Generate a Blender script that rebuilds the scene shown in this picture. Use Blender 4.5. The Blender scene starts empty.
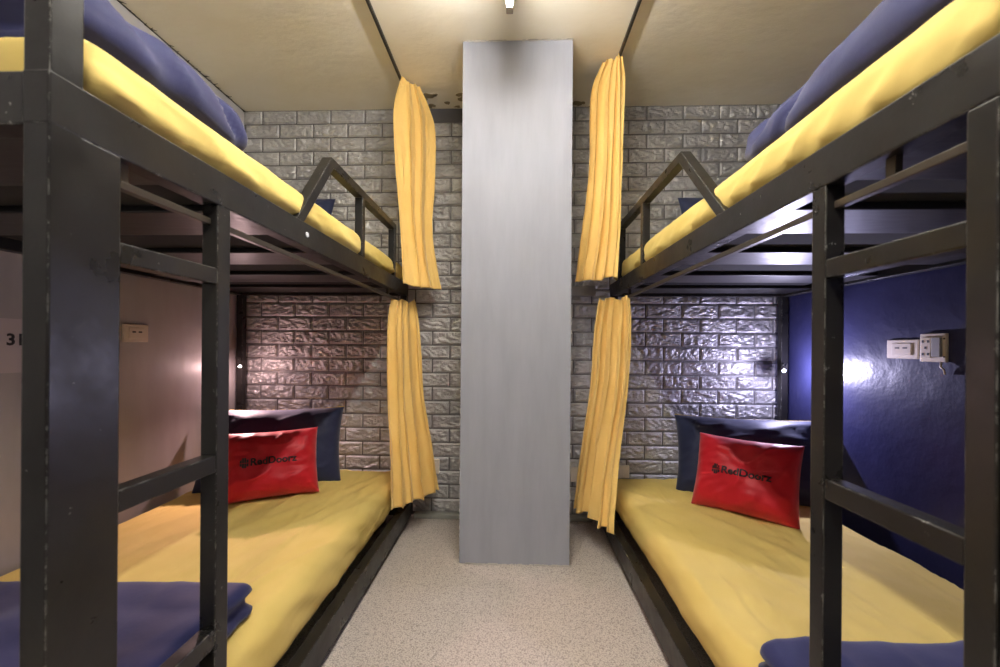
import bpy, bmesh, math, random
from mathutils import Vector, Matrix, noise
random.seed(7)
C = bpy.context.scene.collection
PI = math.pi
ZC = 1.048                                  # eye height above the floor
def cam_axes(p, ya, ro):
    cp, sp, cy, sy, cr, sr = math.cos(p), math.sin(p), math.cos(ya), math.sin(ya), math.cos(ro), math.sin(ro)
    f = Vector((-sy*cp, cy*cp, sp)); r = Vector((cy, sy, 0)); u = r.cross(f)
    return cr*r + sr*u, -sr*r + cr*u, f
# ---------------------------------------------------------------- camera, world, light, exposure
cd = bpy.data.cameras.new('camera'); cam = bpy.data.objects.new('camera', cd); C.objects.link(cam)
r_, u_, f_ = cam_axes(0.0002, 0.0355, 0.0074)
cam.matrix_world = Matrix(((r_.x, u_.x, -f_.x, 0), (r_.y, u_.y, -f_.y, 0), (r_.z, u_.z, -f_.z, ZC), (0, 0, 0, 1)))
cd.shift_x = .0012; cd.shift_y = .0136; cd.sensor_width = 36; cd.lens = 407.4/1000*36; cd.clip_start = 0.02
cd.dof.use_dof = True; cd.dof.focus_distance = 1.9; cd.dof.aperture_fstop = 3.5
bpy.context.scene.camera = cam
w = bpy.data.worlds.new('world'); bpy.context.scene.world = w; w.use_nodes = True
w.node_tree.nodes['Background'].inputs[0].default_value = (0.8, 0.85, 1, 1)
w.node_tree.nodes['Background'].inputs[1].default_value = 0.1
vs = bpy.context.scene.view_settings
vs.view_transform = 'Standard'; vs.look = 'None'; vs.exposure = 1.95; vs.gamma = 1; vs.use_curve_mapping = False
TUBE_E = 56; FILL_TUBE_E = 66; LAMP_R = 4.5; LAMP_L = 10

# ---------------------------------------------------------------- geometry constants
D = 2.52; HC = 1.4806 + ZC; WL = -1.712; WR = 1.65; YF = -1.5
XL, XR = -0.645, 0.579

# ---------------------------------------------------------------- materials
def lin(r, g, b):
    return tuple(((c/255)/12.92 if c/255 <= .04045 else ((c/255+.055)/1.055)**2.4) for c in (r, g, b)) + (1,)
def mat(name, col, rough=.5, metal=0, spec=.5, sheen=0):
    m = bpy.data.materials.new(name); m.use_nodes = True
    b = m.node_tree.nodes['Principled BSDF']
    b.inputs['Base Color'].default_value = col; b.inputs['Roughness'].default_value = rough
    b.inputs['Metallic'].default_value = metal; b.inputs['Specular IOR Level'].default_value = spec
    if sheen: b.inputs['Sheen Weight'].default_value = sheen
    return m
def N(m, t, **kw):
    n = m.node_tree.nodes.new(t)
    for k, v in kw.items():
        if k in n.inputs: n.inputs[k].default_value = v
        else: setattr(n, k, v)
    return n
def L(m, a, b): m.node_tree.links.new(a, b)
def coords(m, scale=(1, 1, 1), kind='Object'):
    t = N(m, 'ShaderNodeTexCoord'); mp = N(m, 'ShaderNodeMapping'); mp.inputs['Scale'].default_value = scale
    L(m, t.outputs[kind], mp.inputs[0]); return mp.outputs[0]
def bump(m, fac, dist=.002, strength=.5):
    b = m.node_tree.nodes['Principled BSDF']; bp = N(m, 'ShaderNodeBump', Distance=dist, Strength=strength)
    L(m, fac, bp.inputs['Height'])
    L(m, bp.outputs[0], b.inputs['Normal']); return bp
def noisy(m, co, scale, detail=4, rough=.5):
    n = N(m, 'ShaderNodeTexNoise', Scale=scale, Detail=detail, Roughness=rough); L(m, co, n.inputs['Vector']); return n.outputs[0]
def ramp(m, fac, stops):
    r = N(m, 'ShaderNodeValToRGB'); e = r.color_ramp.elements
    while len(e) < len(stops): e.new(.5)
    for q, (p, c) in zip(e, stops): q.position = p; q.color = c if len(c) == 4 else (*c, 1)
    L(m, fac, r.inputs[0]); return r.outputs[0]
def base(m, out): L(m, out, m.node_tree.nodes['Principled BSDF'].inputs['Base Color'])

def fabric(name, c0, c1, rough=.75, weave=900, sheen=.2):
    m = mat(name, c0, rough, 0, .25, sheen); co = coords(m)
    base(m, ramp(m, noisy(m, co, 5, 3), [(.3, c0), (.7, c1)]))
    if name == 'mustard_sheet':
        cs = coords(m, (1, .22, 1)); rt = N(m, 'ShaderNodeMapping'); rt.inputs['Rotation'].default_value = (0, 0, .12); L(m, cs, rt.inputs[0])
        nn = N(m, 'ShaderNodeTexNoise', Scale=13.0, Detail=5, Roughness=.55, Distortion=.6); nn.noise_type = 'RIDGED_MULTIFRACTAL'; L(m, rt.outputs[0], nn.inputs['Vector'])
        bump(m, nn.outputs[0], .012, .8)
    else: bump(m, noisy(m, co, 60, 5, .6), .0012, .35)
    return m
M = {}
M['curtain'] = fabric('mustard_curtain_cloth', lin(240, 200, 116), lin(245, 208, 128))
M['sheet'] = fabric('mustard_sheet', lin(217, 191, 108), lin(223, 198, 119), .8, sheen=0)
M['navy'] = fabric('navy_blanket', lin(32, 36, 80), lin(40, 45, 92), .7)
M['navy_dark'] = fabric('dark_navy_pillowcase', lin(32, 39, 68), lin(38, 46, 78), .55)
M['red'] = fabric('red_satin', lin(186, 20, 36), lin(196, 26, 42), .42)
M['print'] = mat('black_print', lin(38, 16, 26), .6)
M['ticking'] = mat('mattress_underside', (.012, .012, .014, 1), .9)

def steel(name):
    m = mat(name, (.03, .028, .026, 1), .36, .0, .36); co = coords(m)
    geo = N(m, 'ShaderNodeNewGeometry'); bv = N(m, 'ShaderNodeBevel', Radius=.004); bv.samples = 3
    dt = N(m, 'ShaderNodeVectorMath', operation='DOT_PRODUCT'); L(m, geo.outputs['Normal'], dt.inputs[0]); L(m, bv.outputs[0], dt.inputs[1])
    ed = N(m, 'ShaderNodeMath', operation='SUBTRACT'); ed.inputs[0].default_value = 1; L(m, dt.outputs['Value'], ed.inputs[1])
    em = N(m, 'ShaderNodeMath', operation='MULTIPLY'); L(m, ed.outputs[0], em.inputs[0]); em.inputs[1].default_value = .62
    n1 = noisy(m, co, 38, 6, .7)
    s = N(m, 'ShaderNodeMath', operation='ADD'); L(m, em.outputs[0], s.inputs[0]); L(m, n1, s.inputs[1])
    chip = ramp(m, s.outputs[0], [(.685, (0, 0, 0)), (.72, (1, 1, 1))])
    body = ramp(m, noisy(m, co, 3.5, 4, .6), [(.3, (.009, .0085, .0085)), (.52, (.015, .014, .013)), (.75, (.028, .022, .014))])
    mx = N(m, 'ShaderNodeMix', data_type='RGBA'); L(m, chip, mx.inputs['Factor']); L(m, body, mx.inputs['A']); mx.inputs['B'].default_value = (.42, .41, .38, 1)
    base(m, mx.outputs['Result'])
    rr = ramp(m, noisy(m, co, 9, 5, .6), [(.3, (.24,)*3), (.7, (.46,)*3)]); L(m, rr, m.node_tree.nodes['Principled BSDF'].inputs['Roughness'])
    bump(m, noisy(m, co, 30, 5, .6), .0015, .35)
    return m
M['steel'] = steel('black_painted_steel')
M['slat'] = mat('glossy_black_slat', (.012, .011, .012, 1), .34); bump(M['slat'], noisy(M['slat'], coords(M['slat'], (1, 4, 1)), 12, 4), .003, .3)
M['track'] = mat('brown_metal_track', (.075, .06, .045, 1), .35, .4)
M['dark_track'] = mat('dark_track', (.03, .028, .025, 1), .4)

m = M['ceiling'] = mat('cream_ceiling_paint', lin(232, 222, 200), .55)
co = coords(m, (1, 1.6, 1)); base(m, ramp(m, noisy(m, co, 1.6, 6, .6), [(.25, lin(232, 224, 204)), (.5, lin(240, 234, 218)), (.75, lin(246, 242, 230))])); bump(m, noisy(m, co, 7, 6, .6), .01, .35)
m = M['wall_left'] = mat('grey_wall_paint', lin(172, 164, 162), .42)
co = coords(m, (1, 1, .25)); base(m, ramp(m, noisy(m, co, 9, 4, .6), [(.3, lin(174, 170, 170)), (.7, lin(186, 183, 184))])); bump(m, noisy(m, co, 24, 5), .003, .35)
m = M['wall_right'] = mat('blue_wall_paint', lin(50, 50, 88), .33)
co = coords(m); base(m, ramp(m, noisy(m, co, 5, 4, .6), [(.3, lin(42, 44, 78)), (.7, lin(50, 51, 88))])); bump(m, noisy(m, co, 9, 6, .55), .012, .4)
m = M['plaster'] = mat('dark_plaster', lin(92, 90, 92), .8); bump(m, noisy(m, coords(m), 20, 6), .006, .6)
m = M['pillar'] = mat('grey_pillar_paint', lin(150, 152, 162), .6, 0, .25)
co = coords(m, (1, 1, .15)); base(m, ramp(m, noisy(m, co, 16, 4, .6), [(.3, lin(158, 161, 172)), (.7, lin(168, 171, 182))]))
bump(m, noisy(m, coords(m, (1, 1, .5)), 5, 5), .006, .35)
m = M['brick'] = mat('silver_foam_brick', lin(170, 168, 168), .32, .45, .6)
co = coords(m); base(m, ramp(m, noisy(m, co, 5, 5, .6), [(.3, lin(164, 163, 164)), (.7, lin(196, 195, 195))]))
bump(m, noisy(m, coords(m, (1, 1, 1.5)), 55, 5, .6), .010, .6)
M['groove'] = mat('brick_groove', lin(104, 103, 103), .4, .2)
m = M['floor'] = mat('speckled_vinyl', lin(176, 164, 152), .5)
co = coords(m); vo = N(m, 'ShaderNodeTexVoronoi', Scale=210.0); L(m, co, vo.inputs['Vector'])
base(m, ramp(m, vo.outputs['Distance'], [(.0, lin(226, 217, 208)), (.45, lin(198, 188, 179)), (.9, lin(150, 141, 134))])); bump(m, vo.outputs['Distance'], .001, .3)
M['step'] = mat('worn_floor_edge', lin(150, 150, 142), .55); bump(M['step'], noisy(M['step'], coords(M['step']), 18, 5), .004, .4)
M['white'] = mat('white_plastic', lin(228, 216, 200), .4)
M['socket_hole'] = mat('dark_slot', (.02, .02, .02, 1), .6)
M['paper'] = mat('grey_paper', lin(205, 196, 198), .7)
M['ink'] = mat('black_ink', (.01, .01, .01, 1), .6)
M['grey_box'] = mat('grey_plastic', lin(150, 148, 146), .5)
M['tape'] = mat('white_label', lin(225, 225, 228), .6)
M['flake'] = mat('flaked_plaster', lin(150, 138, 112), .9)
M['chip'] = mat('exposed_white_plaster', lin(205, 200, 192), .9)
def emis(name, col, e):
    m = mat(name, col, .4); b = m.node_tree.nodes['Principled BSDF']
    b.inputs['Emission Color'].default_value = col; b.inputs['Emission Strength'].default_value = e; return m
M['tube'] = emis('lit_tube', (1, .965, .91, 1), TUBE_E)
M['tube_fill'] = emis('lit_fill_tube', (1, .96, .9, 1), FILL_TUBE_E)
M['led'] = emis('lit_led', (.93, .9, 1, 1), 60)

# ---------------------------------------------------------------- mesh helpers
class MB:
    def __init__(s): s.v = []; s.f = []; s.mi = []
    def box(s, x0, x1, y0, y1, z0, z1, mi=0):
        n = len(s.v); x0, x1 = sorted((x0, x1)); y0, y1 = sorted((y0, y1)); z0, z1 = sorted((z0, z1))
        s.v += [(x, y, z) for z in (z0, z1) for y in (y0, y1) for x in (x0, x1)]
        s.f += [tuple(n+i for i in q) for q in ((0, 2, 3, 1), (4, 5, 7, 6), (0, 1, 5, 4), (2, 6, 7, 3), (0, 4, 6, 2), (1, 3, 7, 5))]; s.mi += [mi]*6; return s
    def bar(s, a, b, w, h, up=(0, 0, 1), ca=None, cb=None):
        """bar from a to b, w across, h along up; ca/cb optional end cut shifts"""
        a, b, up = Vector(a), Vector(b), Vector(up); d = (b-a).normalized(); sd = d.cross(up).normalized(); u = sd.cross(d)
        n = len(s.v)
        for p in (a, b):
            for i, j in ((-1, -1), (1, -1), (1, 1), (-1, 1)): s.v.append(tuple(p+sd*i*w/2+u*j*h/2))
        s.f += [tuple(n+i for i in q) for q in ((3, 2, 1, 0), (4, 5, 6, 7), (0, 1, 5, 4), (1, 2, 6, 5), (2, 3, 7, 6), (3, 0, 4, 7))]; s.mi += [0]*6; return s
    def tube(s, a, b, r, r2=None, seg=16, mi=0):
        a, b = Vector(a), Vector(b); d = (b-a).normalized(); x = d.orthogonal().normalized(); y = d.cross(x); r2 = r if r2 is None else r2
        n = len(s.v)
        for p, q in ((a, r), (b, r2)):
            for k in range(seg):
                t = 2*PI*k/seg; s.v.append(tuple(p+(x*math.cos(t)+y*math.sin(t))*q))
        for k in range(seg): s.f.append((n+k, n+(k+1) % seg, n+seg+(k+1) % seg, n+seg+k)); s.mi.append(mi)
        s.f += [tuple(n+k for k in reversed(range(seg))), tuple(n+seg+k for k in range(seg))]; s.mi += [mi]*2; return s
    def path(s, pts, r, seg=8):
        pts = [Vector(p) for p in pts]; n = len(s.v); x = None
        for i, p in enumerate(pts):
            d = (pts[min(i+1, len(pts)-1)]-pts[max(i-1, 0)]).normalized()
            x = d.orthogonal().normalized() if x is None else (x-d*x.dot(d)).normalized(); y = d.cross(x)
            for k in range(seg):
                t = 2*PI*k/seg; s.v.append(tuple(p+(x*math.cos(t)+y*math.sin(t))*r))
        for i in range(len(pts)-1):
            for k in range(seg): a = n+i*seg; s.f.append((a+k, a+(k+1) % seg, a+seg+(k+1) % seg, a+seg+k)); s.mi.append(0)
        e = n+(len(pts)-1)*seg
        s.f += [tuple(n+k for k in reversed(range(seg))), tuple(e+k for k in range(seg))]; s.mi += [0]*2; return s
    def build(s, name, mats, parent=None, bevel=0, smooth=False, sharp=None):
        me = bpy.data.meshes.new(name); me.from_pydata(s.v, [], s.f)
        mats = mats if isinstance(mats, (list, tuple)) else [mats]
        for q in mats: me.materials.append(q)
        for p, i in zip(me.polygons, s.mi): p.material_index = i; p.use_smooth = smooth
        me.update()
        return link(name, me, parent, bevel)
def link(name, me, parent=None, bevel=0):
    o = bpy.data.objects.new(name, me); C.objects.link(o)
    if parent is not None: o.parent = parent; o.matrix_parent_inverse = Matrix.Translation(-parent.location) if parent.type == 'EMPTY' and False else Matrix()
    if bevel:
        b = o.modifiers.new('bevel', 'BEVEL'); b.width = bevel; b.segments = 2; b.limit_method = 'ANGLE'
    return o
def tag(o, label, cat, group=None, kind=None):
    o['label'] = label; o['category'] = cat
    if group: o['group'] = group
    if kind: o['kind'] = kind
    return o
def thing(name, label, cat, loc=(0, 0, 0), group=None):
    o = bpy.data.objects.new(name, None); C.objects.link(o); o.location = loc; o.empty_display_size = .05
    return tag(o, label, cat, group)
def struct(o): o['kind'] = 'structure'; return o
def rebase(root):
    """children are built in world coordinates: shift them to the thing's base"""
    def sh(o):
        for c in o.children:
            c.data.transform(Matrix.Translation(-root.location)); sh(c)
    sh(root)

# ---------------------------------------------------------------- room shell
T = .1
struct(MB().box(WL-T, WR+T, YF-T, D+T, -T, 0).build('floor', M['floor']))
struct(MB().box(WL-T, WR+T, YF-T, D+T, HC, HC+T).build('ceiling', M['ceiling']))
struct(MB().box(WL-T, WL, YF, D, 0, HC).build('wall_left', M['wall_left']))
struct(MB().box(WR, WR+T, YF, D, 0, HC).build('wall_right', M['wall_right']))
struct(MB().box(WL-T, WR+T, YF-T, YF, 0, HC).build('wall_front', M['plaster']))
# back wall with moulded brick cladding
def brick_wall():
    mb = MB(); mb.box(WL-T, WR+T, D, D+T, 0, HC, 2); mb.box(-.66, -.2, D-.002, D+.01, HC-.085, HC-.001, 1)
    rh, bw, g = .0865, .218, .006; z = HC; row = 0
    x_ref = -.72
    while z > .03:
        z1, z0 = z-g/2, max(z-rh+g/2, .0)
        x = x_ref-bw*6 + (bw/2 if row % 2 else 0)
        while x < WR:
            a, b = max(x+g/2, WL+.001), min(x+bw-g/2, WR-.001)
            # the panel seam cuts bricks
            segs = [(a, b)] if not (a < x_ref-.02 < b and b-a > .1) else [(a, x_ref-g/2), (x_ref+g/2, b)]
            for a, b in segs:
                if b-a < .02 or z1-z0 < .02: continue
                if row == 0 and -.66 < (a+b)/2 < -.2: continue      # a bare strip of plaster
                nx, nz = max(3, int((b-a)/.009)), 9; n = len(mb.v); off = random.uniform(-50, 50); tilt = random.uniform(-.002, .002)
                for j in range(nz+1):
                    for i in range(nx+1):
                        u, v = i/nx, j/nz; e = min(u, 1-u)*(b-a); e2 = min(v, 1-v)*(z1-z0)
                        k = min(1, min(e, e2)/.009)
                        px, pz = a+(b-a)*u, z0+(z1-z0)*v
                        h = .009*k*(2-k)
                        if k > .5:
                            q = Vector((px*22+off, 0, pz*34+px*8))
                            h += .009*(abs(noise.noise(q))*1.5-.4)+.004*(abs(noise.noise(q*2.3))-.3)+tilt*(u-.5)*2
                        mb.v.append((px, D-max(h, .0003), pz))
                for j in range(nz):
                    for i in range(nx):
                        p = n+j*(nx+1)+i; mb.f.append((p, p+1, p+nx+2, p+nx+1)); mb.mi.append(0)
            x += bw
        z -= rh; row += 1
    return mb.build('wall_back', [M['brick'], M['plaster'], M['groove']])
struct(brick_wall())
# pillar standing before the back wall, ragged caulk on its arrises
pb = MB(); pb.box(-.255, .277, 1.965, D-.012, 0, HC)
struct(pb.build('trim_1', M['pillar'], bevel=.004))
cb = MB()
for k in range(46):
    side = random.choice((0, 0, 1)); z = random.uniform(0.02, 1.2); s_ = random.uniform(.002, .006)
    x = (-.2555 if side == 0 else .2775); cb.box(x-.0012, x+.0012, 1.9635, 1.9635+s_, z, z+random.uniform(.004, .022))
for k in range(40):
    x = random.uniform(-.25, .27); cb.box(x, x+random.uniform(.005, .03), 1.961, 1.966, 0, random.uniform(.002, .006))
for k in range(26):
    x = random.uniform(-.25, .27); cb.box(x, x+random.uniform(.005, .03), 1.961, 1.966, HC-random.uniform(.002, .007), HC)
struct(cb.build('trim_2', M['chip']))
struct(MB().box(-.60, -.26, D-.06, D-.005, 0, .03).box(.28, .48, D-.06, D-.005, 0, .03).build('trim_3', M['step'], bevel=.006))

# crumbling paint along the left wall and ceiling joint
cr = MB()
for k in range(90):
    y = random.uniform(.8, D); s_ = random.uniform(.003, .012)
    cr.tube((WL+.002, y, HC-.004), (WL+random.uniform(.004, .03), y+random.uniform(-.02, .02), HC-random.uniform(.001, .012)), s_*.35, .0008, 5)
fl = MB()
for k in range(26):
    x, y = random.choice(((random.uniform(-.72, -.28), random.uniform(2.36, 2.51)), (random.uniform(.3, .5), random.uniform(2.44, 2.51)))); r0 = random.uniform(.008, .03)
    n = len(fl.v); q = [r0*random.uniform(.5, 1.3) for _ in range(9)]
    for z in (HC-.0025, HC+.001): fl.v += [(x+q[i]*1.5*math.cos(i*.698), min(D-.001, y+q[i]*math.sin(i*.698)), z) for i in range(9)]
    fl.f += [tuple(n+i for i in reversed(range(9))), tuple(n+9+i for i in range(9))]+[(n+i, n+(i+1) % 9, n+9+(i+1) % 9, n+9+i) for i in range(9)]; fl.mi += [0]*11
struct(fl.build('trim_6', M['flake']))
struct(cr.build('trim_4', M['dark_track']))

struct(MB().box(WL, WL+.004, YF, D, HC-.004, HC).build('trim_5', M['dark_track']))
# ---------------------------------------------------------------- bunk beds
ZU0, ZU1 = ZC+.306, ZC+.381              # upper side rail
def bunk(s, xf, xw, y0, label, near_double, st_y, xlow):
    """s=-1 left, +1 right; xf aisle face of the frame, xw wall side"""
    t = thing('bunk_bed', label, 'bunk bed', ((xf+xw)/2, 1.5, 0), 'steel bunk beds along the side walls')
    st = M['steel']; i = s
    py = .045
    def part(name, mb, bevel=.003, m=st): return mb.build(name, m, t, bevel)
    Y1 = D-.05
    # posts
    if near_double:                        # one wide post: the ladder's near stile is welded flush to it
        w_ = MB(); ol = [(y0, 0), (st_y[1], 0), (st_y[1], ZU0+.001), (y0+.046, ZU0+.001), (y0+.046, ZC+.95), (y0, ZC+.95)]
        for xx in (xf+.001, xf-.038): w_.v += [(xx, a, b) for a, b in ol]
        w_.f = [tuple(range(6)), tuple(range(11, 5, -1))]+[(k, 6+k, 6+(k+1) % 6, (k+1) % 6) for k in range(6)]; w_.mi = [0]*8
        o = part('post', w_); bm = bmesh.new(); bm.from_mesh(o.data); bmesh.ops.recalc_face_normals(bm, faces=bm.faces); bm.to_mesh(o.data); bm.free()
    else: part('post', MB().box(xf, xf+i*.038, y0, y0+py, 0, ZC+.95))
    part('post', MB().box(xw, xw-i*.038, y0, y0+py, 0, ZC+.95))
    part('post', MB().box(xf, xf+i*.038, Y1-.04, Y1, 0, ZU1))
    part('post', MB().box(xw, xw-i*.038, Y1-.04, Y1, 0, ZU1))
    # upper deck
    part('side_rail', MB().box(xf-i*.0015, xf+i*.0385, y0-.001 if s < 0 else y0-.2, Y1+.001, ZU0, ZU1))
    part('side_rail', MB().box(xw+i*.001, xw-i*.0385, y0+py, Y1-.04, ZU0, ZU1))
    part('end_rail', MB().box(xf+i*.038, xw-i*.038, y0+.002, y0+.042, ZU0, ZU1))
    part('end_rail', MB().box(xf+i*.038, xw-i*.038, Y1-.039, Y1-.001, ZU0, ZU1))
    for yc in (.69, 1.05, 1.47, 1.90, 2.29):
        part('slat', MB().box(xf+i*.04, xw-i*.04, yc-.10, yc+.10, ZU0+.012, ZU0+.03), .004, M['slat'])
    # top head bar
    part('head_bar', MB().box(xf+i*.038, xw-i*.038, y0+.004, y0+.04, ZC+.90, ZC+.94))
    # lower deck
    part('lower_rail', MB().box(xlow, xlow+i*.043, y0-.12, Y1+.004, .03, .125))
    part('lower_rail', MB().box(xw, xw-i*.038, y0+py, Y1-.04, .03, .125))
    part('end_rail', MB().box(xf+i*.038, xw-i*.038, y0+.002, y0+.042, .03, .125))
    part('end_rail', MB().box(xf+i*.038, xw-i*.038, Y1-.039, Y1-.001, .03, .125))
    for yc in (.75, 1.2, 1.65, 2.1):
        part('slat', MB().box(xf+i*.04, xw-i*.04, yc-.08, yc+.08, .108, .1265), .004, M['slat'])
    for yy in (y0-.08, 1.5, Y1-.08): part('foot', MB().box(xlow+i*.015, xf+i*.03, yy-.02, yy+.02, 0, .03))
    # ladder
    a0, a1, b0, b1 = st_y
    if not near_double: part('ladder_stile', MB().box(xf-i*.0005, xf+i*.036, a0, a1, .125, ZU0+.001))
    part('ladder_stile', MB().box(xf-i*.0005, xf+i*.036, b0, b1, .125, ZU0+.001))
    for (z0, z1) in ((.133, .168), (-.278, -.24), (-.66, -.62)):
        part('ladder_rung', MB().box(xf+i*.001, xf+i*.034, a1-.001, b0+.001, ZC+z0, ZC+z1))
    # guard rail: slanted front leg, top bar, middle and end posts
    gx = xf+i*.018; g = MB(); zt = ZC+(.650 if s < 0 else .672)
    yb, yp, ym, ye = (1.21, 1.418, 1.73, 2.195) if s < 0 else (1.165, 1.446, 1.878, 2.28)
    def sl(ya, za, yb_, zb_, w=.035, h=.032): g.bar((gx, ya, za), (gx, yb_, zb_), w, h, (0, 0, 1) if abs(yb_-ya) > .02 else (0, 1, 0))
    # mitred joint at the peak built as one swept outline
    k = .034; n = len(g.v); d1 = Vector((yp-yb, zt+.018-ZU1)).normalized(); nrm = Vector((-d1.y, d1.x))
    outer = [(yb-.02, ZU1), (yp, zt+.018), (ye+.017, zt+.018)]
    dy = k/ d1.y if d1.y else k
    inner = [(yb-.02+k/d1.y, ZU1), (yp+k*(1-d1.x)/d1.y if d1.y else yp, zt+.018-k), (ye+.017, zt+.018-k)]
    for xx in (gx-.018, gx+.018):
        for (q, zz) in outer+inner: g.v.append((xx, q, zz))
    for qd in ((0, 1, 4, 3), (1, 2, 5, 4)):
        g.f += [tuple(n+j for j in qd), tuple(n+6+j for j in reversed(qd))]; g.mi += [0, 0]
    for a, b in ((0, 1), (1, 2), (2, 5), (5, 4), (4, 3), (3, 0)):
        g.f.append((n+a, n+b, n+6+b, n+6+a)); g.mi.append(0)
    me_fix = g
    g.box(gx-.017, gx+.017, ym-.016, ym+.016, ZU1, zt-.015)
    g.box(gx-.017, gx+.017, ye-.016, ye+.016, ZU1, zt-.015)
    o = g.build('guard_rail', st, t, .0025)
    bm = bmesh.new(); bm.from_mesh(o.data); bmesh.ops.recalc_face_normals(bm, faces=bm.faces); bm.to_mesh(o.data); bm.free()
    return t
bl = bunk(-1, XL, -1.692, .541, 'black steel bunk bed along the grey left wall, with a thick foreground post', True, (.587, .646, .865, .905), -.607)
br = bunk(+1, XR, 1.60, .46, 'black steel bunk bed along the blue right wall', False, (.508, .544, .779, .814), .512)
# bolt head and label on the left rail
MB().tube((XL-.0005, 1.245, ZC+.345), (XL+.004, 1.245, ZC+.345), .009, .008).build('paint_spot', M['tape'], bl)['label'] = 'white round spot on the side rail'
for b in (bl, br): rebase(b)

# ---------------------------------------------------------------- soft things
def fbm(p, o=4):
    return sum(noise.noise(p*(2**i))/(2**i) for i in range(o))
def ridge(p): return 1-abs(noise.noise(p))*2
def softbox(x0, x1, y0, y1, z0, z1, r, res, disp=None, mi=None):
    cx, cy, cz = (x0+x1)/2, (y0+y1)/2, (z0+z1)/2; h = Vector(((x1-x0)/2, (y1-y0)/2, (z1-z0)/2))
    cnt = [max(2, int(2*h[i]/res)) for i in range(3)]; mb = MB(); idx = {}
    def vert(p):
        k = tuple(round(c, 5) for c in p)
        if k in idx: return idx[k]
        q = Vector(p); cl = Vector([max(-(h[i]-r), min(h[i]-r, q[i])) for i in range(3)]); d = q-cl
        inf = max(abs(d[0]), abs(d[1]), abs(d[2]))
        if d.length > 1e-9:
            # cube -> sphere on the rounded border
            q = cl+d.normalized()*inf
        w_ = Vector((cx, cy, cz))+q
        if disp: w_ = disp(w_, q, h)
        mb.v.append(tuple(w_)); idx[k] = len(mb.v)-1; return idx[k]
    def warp(c, i):        # finer spacing near borders
        n = cnt[i]; t = c/n*2-1; return h[i]*math.copysign(abs(math.sin(t*PI/2))**1.0*.35+abs(t)*.65, t) if t else 0
    for ax in range(3):
        b, c = [(1, 2), (2, 0), (0, 1)][ax]
        for sgn in (-1, 1):
            for i in range(cnt[b]):
                for j in range(cnt[c]):
                    qs = []
                    for (di, dj) in ((0, 0), (1, 0), (1, 1), (0, 1)):
                        p = [0, 0, 0]; p[ax] = sgn*h[ax]; p[b] = warp(i+di, b); p[c] = warp(j+dj, c); qs.append(vert(p))
                    if sgn < 0: qs.reverse()
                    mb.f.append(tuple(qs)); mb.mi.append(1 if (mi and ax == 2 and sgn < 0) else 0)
    return mb
def sheet_disp(seed, aisle, amp=1.0, side_waves=1.0, slant=.35, gather=1.6, tuck=None):
    def d(w_, q, h):
        o = d0(w_, q, h)
        if tuck == 'ladder':           # pushed in behind the ladder stiles
            k = max(0, min(1, (o.y-.83)/.10)); k = k*k*(3-2*k); o.x = max(o.x, .622*(1-k)+.5*k)
        elif tuck:                       # the sheet is tucked inside the side rail
            k = max(0, min(1, (o.z-tuck[1])/.028)); k = math.sqrt(k)
            lim = tuck[0]*(1-k)+(tuck[0]+tuck[2]*.075)*k
            if tuck[2] > 0 and o.x > lim: o.x = lim
            if tuck[2] < 0 and o.x < lim: o.x = lim
        return o
    def d0(w_, q, h):
        o = w_.copy(); top = (q.z+h.z)/(2*h.z)
        # creases run along the bed, slightly diagonal
        p = Vector((w_.x*6+w_.y*slant*6+seed, w_.y*1.1-w_.x*.8, seed))
        e = ridge(p+Vector((0, 0, 0))); e2 = ridge(p*2.1+Vector((7, 3, 1)))
        o.z += amp*(.008*max(0, e-.55)*2+.006*max(0, e2-.6)*2+.007*noise.noise(Vector((w_.x*2.2, w_.y*1.6, seed))))*(top**2)
        o.z += amp*.0012*fbm(Vector((w_.x*16, w_.y*9, seed)), 2)*top
        # the sheet is pulled down the aisle side with gathered folds
        s_ = abs(q.x)/h.x
        if s_ > .9:
            sg = math.copysign(1, q.x)
            f = noise.noise(Vector((w_.y*7+q.z*16, seed*3, 0)))+.5*noise.noise(Vector((w_.y*17+q.z*22, seed, 5)))
            k = (1-abs(2*top-1)**2)
            gth = max(0, ridge(Vector((w_.y*9+q.z*10, seed, 3)))-.35)
            o.x += sg*(side_waves*(.018*f*k)+.026*gth*(1-top)**1.6*k*gather)
        return o
    return d
def mattress(x0, x1, y0, y1, z0, z1, label, seed, aisle, r=.045, waves=1.0, grp=None, slant=.35, gather=2.4, tuck=None):
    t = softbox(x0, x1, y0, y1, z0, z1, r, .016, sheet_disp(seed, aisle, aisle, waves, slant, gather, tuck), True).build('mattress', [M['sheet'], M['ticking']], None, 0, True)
    return tag(t, label, 'mattress', grp)
GM = 'mattresses on the bunk decks'
mattress(-1.665, -.652, .60, 2.455, .128, .303, 'mustard-sheeted mattress on the lower deck of the left bunk bed', 1.7, 1, .055, .8, GM, -.3, .7)
mattress(.566, 1.48, .54, 2.455, .128, .284, 'mustard-sheeted mattress on the lower deck of the right bunk bed', 5.2, 1, .055, .45, GM, .5, .3, tuck='ladder')
mattress(-1.65, -.655, .592, 2.425, ZU0+.030, ZC+.488, 'mustard-sheeted mattress on the upper deck of the left bunk bed', 9.1, .3, .045, .7, GM, tuck=(-.689, ZU1+.001, 1))
mattress(.592, 1.56, .50, 2.425, ZU0+.030, ZC+.495, 'mustard-sheeted mattress on the upper deck of the right bunk bed', 3.3, .3, .045, .7, GM, tuck=(.623, ZU1+.001, -1))

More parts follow.
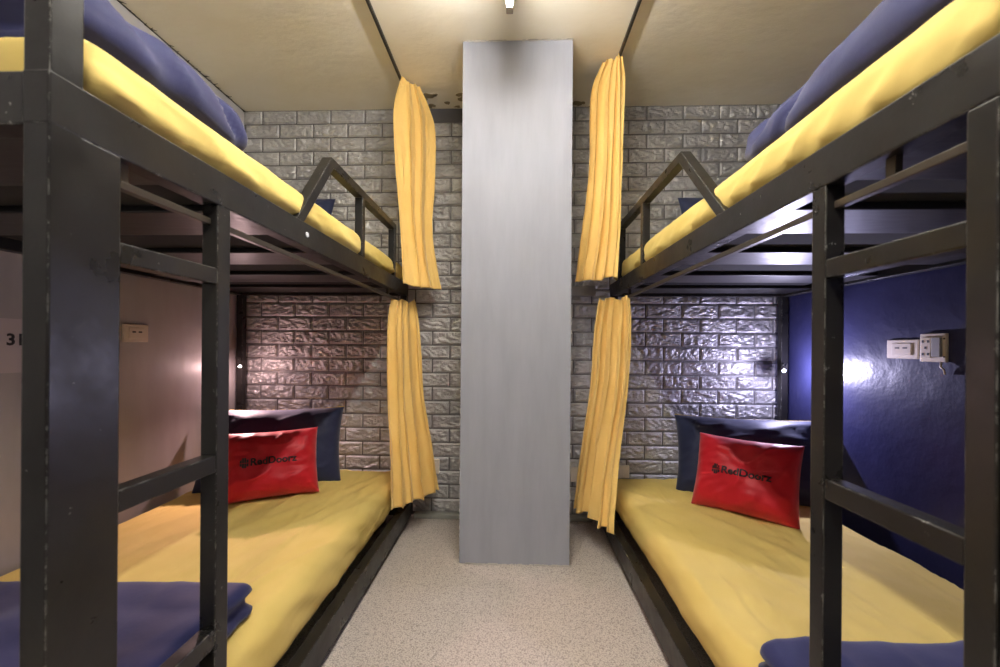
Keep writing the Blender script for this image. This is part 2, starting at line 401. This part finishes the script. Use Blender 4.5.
def blanket(name, x0, x1, y0, y1, z0, z1, label, cat, seed, layers=2, r=.04, groove=.03, fluff=1.0, end=1.0, skew=0, gp=0):
    def d(w_, q, h):
        o = w_.copy(); v = (q.z+h.z)/(2*h.z)
        g = 0
        for k in range(1, layers): g += math.exp(-((v-(gp or k/layers))/.10)**2)
        sx = abs(q.x)/h.x; sy = abs(q.y)/h.y
        if sx > .8: o.x -= math.copysign(groove*g*(sx-.8)/.2, q.x)
        if sy > .8: o.y -= math.copysign(groove*g*(sy-.8)/.2, q.y)
        n1 = fbm(Vector((w_.x*4+seed, w_.y*4, w_.z*6)), 3); n2 = ridge(Vector((w_.x*7, w_.y*2.3+seed, w_.z*5))); n3 = max(0, ridge(Vector((w_.y*6+w_.z*5, seed, w_.x*2)))-.4)
        o += Vector(((n1*.012-n3*.026)*math.copysign(1, q.x)*sx, .010*n1*math.copysign(1, q.y)*sy, (.012*n1+.009*max(0, n2-.5)*2-.010*n3)*v))*fluff
        o.y += skew*(q.x/h.x)
        if v > .5: o.z -= .35*h.z*fluff*max(0, sx**4*.5+sy**6*.4*end)*(v-.5)*2
        return o
    t = softbox(x0, x1, y0, y1, z0, z1, r, .014, d).build(name, M['navy'], None, 0, True)
    return tag(t, label, cat, 'folded navy blankets at the foot of each mattress')
ZM = .306; ZR = .287; ZMU = ZC+.500
b1 = blanket('folded_blanket', -1.62, -.700, .63, 1.08, ZM, ZM+.105, 'navy blanket folded in two layers on the lower left mattress', 'blanket', 2.0, 2, .03, .03, .5, skew=.02)
b2 = blanket('folded_blanket', .562, 1.45, .55, .995, ZR, ZR+.095, 'navy blanket folded on the lower right mattress', 'blanket', 8.0, 2, .03, .02, .6, skew=.02)
b3 = blanket('folded_blanket', -1.6, -.735, .62, 1.15, ZMU-.004, ZMU+.165, 'thick navy quilt folded on the upper left mattress', 'quilt', 4.0, 2, .07, .03, 1.3, end=-.1, gp=.2)
b4 = blanket('folded_blanket', .665, 1.55, .53, 1.26, ZMU-.005, ZMU+.175, 'thick navy quilt folded on the upper right mattress', 'quilt', 6.0, 2, .07, .03, 1.3, end=-.3, gp=.2)
tg = MB().box(-.775, -.738, 1.02, 1.045, ZM+.056, ZM+.066).build('care_label', M['tape'], b1, .001); tg['label'] = 'small white sewn label between the layers'

# pillows
def pillow_fn(W, H, T_, seed, pinch=.05, wr=1.0):
    def f(u, v, side):
        x = W/2*u*(1-pinch*(1-v*v)); y = H/2*v*(1-pinch*1.2*(1-u*u))
        k = max(0, (1-u**4)*(1-v**4))**.55
        z = T_/2*k
        n = fbm(Vector((u*2.1+seed, v*2.1, side)), 3)
        cr_ = abs(u*v)
        z += wr*(.010*n*k+.008*max(0, ridge(Vector((u*3+v*2.5+seed, v*1.2-u, 2.0)))-.6)*k*(0.3+cr_))
        z += wr*.009*math.sin(9*(u-v*.4)+seed)*cr_*k
        z += wr*.012*k*max(0, ridge(Vector((u*1.6-v*.9+seed, v*1.9+u*.5, 7.0)))-.75)*3
        return Vector((x, y, side*z))
    return f
def pillow(name, W, H, T_, M4, mt, label, cat, seed, n=44, wr=1.0, group=None, piping=None):
    f = pillow_fn(W, H, T_, seed, wr=wr); mb = MB(); nn = n+1
    for side in (1, -1):
        for j in range(nn):
            for i in range(nn):
                a, b = i/n*2-1, j/n*2-1
                u = math.sin(a*PI/2)*.6+a*.4; v = math.sin(b*PI/2)*.6+b*.4
                mb.v.append(tuple(f(u, v, side)+Vector((0, 0, side*.0012))))
    for s_, off in ((1, 0), (-1, nn*nn)):
        for j in range(n):
            for i in range(n):
                p = off+j*nn+i; q = (p, p+1, p+nn+1, p+nn); mb.f.append(q if s_ > 0 else q[::-1]); mb.mi.append(0)
    rim = [i for i in range(nn)]+[j*nn+n for j in range(1, nn)]+[n*nn+i for i in range(n-1, -1, -1)]+[j*nn for j in range(n-1, 0, -1)]
    for k in range(len(rim)):
        a, b = rim[k], rim[(k+1) % len(rim)]; mb.f.append((b, a, a+nn*nn, b+nn*nn)); mb.mi.append(0)
    o = mb.build(name, mt, None, 0, True); o.matrix_world = M4; tag(o, label, cat, group)
    if piping:
        p2 = MB(); p2.path([f(-1+2*k/40, 1, 1)+Vector((0, .002, 0)) for k in range(41)], .0028); p2.build('piping', piping, o, 0, True)['label'] = 'mustard yellow top edging'
    return o, f
def frame(center, ydir, xdir):
    """ydir = up along the pillow, xdir = along its width, z = towards the viewer"""
    y = Vector(ydir).normalized(); x = Vector(xdir); x = (x-y*x.dot(y)).normalized(); z = x.cross(y)
    c = Vector(center); return Matrix(((x.x, y.x, z.x, c.x), (x.y, y.y, z.y, c.y), (x.z, y.z, z.z, c.z), (0, 0, 0, 1)))
GP = 'navy pillows against the brick wall'
pillow('pillow', .70, .44, .20, frame((-1.31, 2.20, ZM+.185), (-.17, .48, 1), (1, .40, 0)), M['navy_dark'], 'navy pillow leaning on brick wall behind the red cushion of the left bunk', 'pillow', 1.3, group=GP, piping=M['sheet'])
pillow('pillow', .72, .44, .20, frame((1.25, 2.20, ZR+.185), (.17, .48, 1), (1, -.42, 0)), M['navy_dark'], 'navy pillow leaning on brick wall behind the red cushion of the right bunk', 'pillow', 4.4, group=GP, piping=M['sheet'])
pillow('pillow', .60, .36, .12, frame((-1.36, 2.33, ZMU+.20), (0, .3, 1), (1, .0, 0)), M['navy_dark'], 'navy pillow propped at the wall end of the upper left mattress', 'pillow', 7.3, group=GP)
pillow('pillow', .60, .36, .12, frame((1.24, 2.33, ZMU+.195), (0, .3, 1), (1, .0, 0)), M['navy_dark'], 'navy pillow propped at the wall end of the upper right mattress', 'pillow', 2.4, group=GP)
def text_mesh(s_, size, extr=.0):
    cu = bpy.data.curves.new('lettering', 'FONT'); cu.body = s_; cu.size = size; cu.align_x = 'LEFT'; cu.align_y = 'CENTER'; cu.extrude = extr; cu.offset = size*.03; cu.resolution_u = 3
    o = bpy.data.objects.new('lettering', cu); C.objects.link(o)
    dg = bpy.context.evaluated_depsgraph_get(); me = bpy.data.meshes.new_from_object(o.evaluated_get(dg)); bpy.data.objects.remove(o); return me
def logo(o, f, W, H, cx, cy, size):
    """emblem and lettering wrapped on the face of a cushion"""
    me = text_mesh('RedDoorz', size); bm = bmesh.new(); bm.from_mesh(me)
    bmesh.ops.triangulate(bm, faces=bm.faces)
    for _ in range(1): bmesh.ops.subdivide_edges(bm, edges=[e for e in bm.edges if e.calc_length() > .012], cuts=2, use_grid_fill=True)
    tw = max(v.co.x for v in bm.verts); s_ = size*.62
    for v in bm.verts: v.co.x -= tw/2; v.co.z = 0
    # emblem: six-sided badge of upright leaves with slits
    ex = -tw/2-size*.52
    for k in range(4):
        xa = ex-s_*.6+k*s_*.32; hh = s_*(.55 if k in (0, 3) else .8)
        for (za, zb) in ((-hh, -.08*s_), (.03*s_, hh)):
            q = [bm.verts.new((xa, za+(.12*s_ if k == 0 and za < -.3*s_ else 0), 0)), bm.verts.new((xa+s_*.26, za, 0)), bm.verts.new((xa+s_*.26, zb, 0)), bm.verts.new((xa, zb-(.12*s_ if k == 0 and zb > .3*s_ else 0), 0))]
            bm.faces.new(q)
    for v in bm.verts:
        x, y = v.co.x+cx, v.co.y+cy; u = vv = 0
        u, vv = x/(W/2), y/(H/2)
        for _ in range(4): u = x/(W/2*(1-.05*(1-vv*vv))); vv = y/(H/2*(1-.06*(1-u*u)))
        v.co = f(u, vv, 1)+Vector((0, 0, .0034))
    bmesh.ops.recalc_face_normals(bm, faces=bm.faces); bm.to_mesh(me); bm.free()
    me.materials.append(M['print']); l = link('printed_logo', me, o); l['label'] = 'black printed emblem with lettering'
    l.modifiers.new('solid', 'SOLIDIFY').thickness = .0008
GR = 'red cushions leaning on the navy pillows'
o, f = pillow('cushion', .425, .335, .17, frame((-1.195, 1.985, ZM+.155), (-.23, .40, 1), (1, .58, 0)), M['red'], 'red cushion with black lettering on the left lower bunk', 'cushion', 3.0, group=GR)
logo(o, f, .425, .335, .01, .0, .046)
o, f = pillow('cushion', .435, .36, .17, frame((1.09, 1.95, ZR+.163), (.27, .32, 1), (1, -.85, -.02)), M['red'], 'red cushion with black lettering on the right lower bunk', 'cushion', 6.0, group=GR)
logo(o, f, .435, .36, .018, .0, .046)

# ---------------------------------------------------------------- curtains and tracks
def catmull(rows, t):
    n = len(rows)-1; i = min(int(t*n), n-1); k = t*n-i
    p = [rows[max(i-1, 0)], rows[i], rows[i+1], rows[min(i+2, n)]]
    return [0.5*(2*b+(c-a)*k+(2*a-5*b+4*c-d)*k*k+(3*b-a-3*c+d)*k**3) for a, b, c, d in zip(*p)]
def curtain(rows, folds, seed, label, nu=170, nv=90):
    """rows: (z, ax, ay, bx, by, amp) from top to bottom; the cloth runs from A to B in pleats"""
    mb = MB()
    for j in range(nv+1):
        t = j/nv; z, ax, ay, bx, by, amp = catmull(rows, t); A, B = Vector((ax, ay)), Vector((bx, by)); d = (B-A); nrm = Vector((-d.y, d.x)).normalized()
        for i in range(nu+1):
            u = i/nu; wob = .35*noise.noise(Vector((u*3+seed, t*2.2, seed)))+.2*noise.noise(Vector((u*6, t*5, seed+4)))
            ph = 2*PI*folds*u+wob*3+1.1*math.sin(2*PI*1.4*u+seed*2)+.5*math.sin(5*u+t*2.5+seed)
            a = amp*(.7+.95*noise.noise(Vector((u*folds*1.1+seed, t*1.5, 1))))
            off = a*(math.sin(ph)+.25*math.sin(2*ph+seed))
            al = .35*amp*math.sin(2*ph+.6)
            edge = min(1, min(u, 1-u)*12)
            p = A+d*u+nrm*off*(.4+.6*edge)+d.normalized()*al*edge
            cr_ = .004*fbm(Vector((u*14, t*9, seed)), 3)
            zz = z+(.005*math.sin(ph*.5+seed)+.010*noise.noise(Vector((u*5, seed, 0))))*(1 if t > .5 else 1.6)*abs(2*t-1)**3
            mb.v.append((p.x+nrm.x*cr_, p.y+nrm.y*cr_, zz))
    for j in range(nv):
        for i in range(nu):
            p = j*(nu+1)+i; mb.f.append((p, p+1, p+nu+2, p+nu+1)); mb.mi.append(0)
    o = mb.build('curtain', M['curtain'], None, 0, True); s_ = o.modifiers.new('solid', 'SOLIDIFY'); s_.thickness = .0022
    return tag(o, label, 'curtain', 'mustard curtains gathered at the wall end of the bunks')
zc = ZC
# upper left
curtain([(HC-.010, -.622, 2.21, -.54, 2.30, .010), (zc+1.30, -.66, 2.20, -.47, 2.36, .026), (zc+1.0, -.65, 2.20, -.46, 2.36, .028), (zc+.65, -.612, 2.18, -.47, 2.34, .024), (zc+.33, -.585, 2.15, -.42, 2.36, .020)], 2.6, 1.0,
        'mustard curtain hanging from the ceiling track beside the left upper bunk')
curtain([(HC-.010, .535, 2.06, .45, 2.12, .008), (zc+1.33, .55, 2.07, .40, 2.18, .022), (zc+.95, .54, 2.07, .40, 2.20, .024), (zc+.6, .53, 2.06, .36, 2.20, .024), (zc+.355, .515, 2.05, .33, 2.22, .024)], 4.5, 5.0,
        'mustard curtain hanging from the ceiling track beside the right upper bunk')
curtain([(zc+.262, -.672, 2.22, -.58, 2.40, .012), (zc+.10, -.685, 2.20, -.55, 2.38, .024), (zc-.3, -.665, 2.14, -.52, 2.38, .026), (zc-.60, -.64, 2.10, -.47, 2.38, .028), (zc-.85, -.625, 2.08, -.43, 2.40, .030)], 4.5, 8.0,
        'mustard curtain hanging under the left upper bunk rail')
curtain([(zc+.262, .600, 2.13, .46, 2.22, .012), (zc+.10, .605, 2.12, .44, 2.24, .024), (zc-.2, .585, 2.10, .42, 2.24, .026), (zc-.55, .52, 2.02, .38, 2.24, .030), (zc-.87, .472, 1.92, .35, 2.26, .030)], 4.5, 12.0,
        'mustard curtain hanging under the right upper bunk rail')
def track(x, y0, y1, z0, z1, w_, mt, label):
    mb = MB(); mb.box(x-w_/2, x+w_/2, y0, y1, z0, z1)
    o = mb.build('curtain_track', mt, None, .0015); tag(o, label, 'curtain rail', 'curtain tracks'); 
    for y in [y1-.02]:
        MB().box(x-w_*.7, x+w_*.7, y, y+.022, z0-.001, z1).build('end_stop', mt, o, .001)
    return o
track(-.631, -.6, 2.26, HC-.016, HC, .013, M['dark_track'], 'dark curtain track screwed to the ceiling above the left bunk')
track(.5245, -.6, 2.10, HC-.016, HC, .013, M['dark_track'], 'dark curtain track screwed to the ceiling above the right bunk')
for s_, x, lb in ((-1, -.668, 'brown curtain track under the deck of the left bunk'), (1, .602, 'brown curtain track under the deck of the right bunk')):
    o = track(x, .648 if s_ < 0 else .546, 2.40 if s_ < 0 else 2.22, ZC+.262, ZC+.276, .015, M['track'], lb)
    for y in (.668, 2.14):
        MB().box(x-.006, x+.006, y-.008, y+.008, ZC+.275, ZU0+.001).build('hanger', M['track'], o)

# ---------------------------------------------------------------- ceiling tubes
def tube_light(x, y0, y1, mt, label):
    t = thing('tube_light', label, 'ceiling light', (x, (y0+y1)/2, HC)); z = HC
    MB().box(x-.013, x+.013, y0, y1, z-.132, z-.112).build('batten', M['white'], t, .002)
    for y in (y0+.2, y1-.2): MB().tube((x, y, z-.114), (x, y, z), .005, .006, 10).build('stem', M['white'], t, 0, True)
    z -= .108
    for y in (y0, y1-.035): MB().box(x-.014, x+.014, y, y+.035, z-.058, z-.02).build('end_cap', M['grey_box'], t, .004)
    MB().tube((x, y0+.03, z-.042), (x, y1-.03, z-.042), .0125, seg=20).build('tube', mt, t, 0, True)
    rebase(t); return t
tube_light(-.024, .45, 1.61, M['tube'], 'lit fluorescent tube on the ceiling in front of the grey pillar')
tube_light(-.028, -1.35, -.20, M['tube_fill'], 'lit fluorescent tube added out of view behind the camera as fill light')  # extra tube out of view, added to brighten floor, beds and ceiling

# ---------------------------------------------------------------- reading lamps
def reading_lamp(x, y, z, aim, label, e, col, spot_deg, blend, point_e, px):
    t = thing('reading_lamp', label, 'reading lamp', (x, y, z), 'bunk reading lamps'); a = Vector(aim).normalized(); p = Vector((x, y, z))
    yb = D-.091; MB().box(px-.012, px+.012, yb-.007, yb, z-.0, z+.04).build('base', M['dark_track'], t, .002)
    MB().path([Vector((px, yb-.005, z+.02)), Vector((px*.85+x*.15, yb-.025, z+.028)), Vector(((px+x)/2, (yb+y)/2, z+.02)), p-a*.012, p-a*.002], .0025).build('neck', M['dark_track'], t, 0, True)
    MB().tube(p-a*.002, p+a*.016, .0045, .009).build('lamp_shade', M['dark_track'], t, 0, True)
    MB().tube(p+a*.0155, p+a*.019, .0075, .0075).build('led_lens', M['led'], t, 0, True)
    rebase(t)
    def lamp(kind, nm, en, **kw):
        ld = bpy.data.lights.new(nm, kind); ld.energy = en; ld.color = col; ld.shadow_soft_size = .008
        for k, v in kw.items(): setattr(ld, k, v)
        lo = bpy.data.objects.new(nm, ld); C.objects.link(lo); lo.location = p+a*.027; lo.rotation_euler = a.to_track_quat('-Z', 'Y').to_euler(); return lo
    lamp('SPOT', 'lamp_beam', e, spot_size=math.radians(spot_deg), spot_blend=blend)
    if point_e: lamp('POINT', 'lamp_glow', point_e)
reading_lamp(-1.605, 2.335, ZC-.112, (.55, -.50, -.75), 'small black reading lamp on the rear post of the left bunk', LAMP_L, (1, .62, .60), 110, .8, .55, -1.672)
reading_lamp(1.505, 2.335, ZC-.118, (-.10, -1, -.12), 'small bright reading lamp on the rear post of the right bunk', LAMP_R, (.72, .68, 1), 165, .6, 3, 1.581)

# ---------------------------------------------------------------- sockets, paper sign
def plate(x, y0, y1, z0, z1, nx, label, slots=2, name='wall_socket', tilt=0):
    t = thing(name, label, 'socket', (x, (y0+y1)/2, (z0+z1)/2)); s_ = nx
    MB().box(x, x+s_*.009, y0, y1, z0, z1).build('cover_plate', M['white'], t, .003)
    cy, cz, hy, hz = (y0+y1)/2, (z0+z1)/2, (y1-y0)/2, (z1-z0)/2
    MB().box(x+s_*.008, x+s_*.0125, cy-hy*.62, cy+hy*.62, cz-hz*.62, cz+hz*.62).build('insert', M['white'], t, .002)
    for k in range(slots):
        c = cy+(k-(slots-1)/2)*hy*.5
        MB().box(x+s_*.012, x+s_*.0132, c-hy*.14, c+hy*.14, cz+hz*.05, cz+hz*.22).build('slot', M['socket_hole'], t)
    rebase(t); return t
plate(WL, 1.722, 1.844, ZC+.011, ZC+.091, 1, 'white double socket on the grey left wall')
plate(WR, 1.712, 1.851, ZC-.036, ZC+.044, -1, 'white double switch plate on the blue wall beside an open socket')
# opened socket with its inner mechanism showing
t = thing('open_socket', 'opened socket with exposed frame and dangling cover screw on blue wall', 'socket', (WR, 1.61, ZC))
y0, y1, z0, z1 = 1.603, 1.702, ZC-.045, ZC+.066
MB().box(WR, WR-.012, y0, y1, z0, z1).build('mounting_frame', M['white'], t, .003)
MB().box(WR-.011, WR-.022, y0+.012, y0+.045, z0+.02, z1-.015).build('rocker', M['grey_box'], t, .002)
MB().box(WR-.011, WR-.018, y0+.050, y1-.008, z0+.015, z1-.015).build('insert', M['white'], t, .002)
for (a, b) in ((.060, .030), (.080, .030), (.070, .055), (.060, .080), (.080, .080)):
    MB().box(WR-.0175, WR-.019, y0+a-.004, y0+a+.004, z0+b-.005, z0+b+.005).build('slot', M['socket_hole'], t)
for (a, b) in ((.005, .02), (.005, .09), (.09, .02), (.09, .09)):
    MB().tube((WR-.011, y0+a, z0+b), (WR-.014, y0+a, z0+b), .003, seg=8).build('screw', M['socket_hole'], t)
MB().path([(WR-.008, y0+.02, z0+.003), (WR-.014, y0+.016, z0-.018), (WR-.01, y0+.008, z0-.028), (WR-.008, y0+.006, z0-.046)], .0035).build('dangling_clip', M['white'], t, 0, True)
rebase(t)
# low socket plates on the brick wall
for (x0, x1, z0, z1, lb) in ((-.50, -.452, ZC-.785, ZC-.695, 'white low plate on brick wall peeping out behind the left lower curtain'),
                             (.61, .71, ZC-.79, ZC-.715, 'white low plate on brick wall above the right lower mattress'),
                             (.355, .40, ZC-.82, ZC-.73, 'white low plate on brick wall between pillar and right lower curtain')):
    t = thing('wall_socket', lb, 'socket', ((x0+x1)/2, D-.012, (z0+z1)/2))
    MB().box(x0, x1, D-.020, D-.0005, z0, z1).build('cover_plate', M['white'], t, .003)
    MB().box(x0+.012, x1-.012, D-.0225, D-.0195, z0+.02, z1-.02).build('insert', M['white'], t, .001)
    rebase(t)
t = thing('junction_box', 'small grey box on brick wall below the right upper curtain', 'junction box', (.42, D-.01, ZC+.33))
MB().box(.355, .49, D-.05, D-.0005, ZC+.315, ZC+.37).build('box_body', M['grey_box'], t, .003)
MB().box(.352, .493, D-.053, D-.045, ZC+.312, ZC+.373).build('lid', M['grey_box'], t, .001); rebase(t)
# paper notice on the left wall
pp = tag(MB().box(WL, WL+.0015, 1.15, 1.44, ZC-.10, ZC+.085).build('paper_notice', M['paper']), 'pale paper notice numbered 31 on the left wall behind the foreground post', 'notice')
me = text_mesh('31', .055, .0003); me.materials.append(M['ink'])
o = link('printed_number', me, pp); o.matrix_world = Matrix(((0, 0, 1, WL+.002), (1, 0, 0, 1.314), (0, 1, 0, ZC+.012), (0, 0, 0, 1)))
o['label'] = 'black number 31'
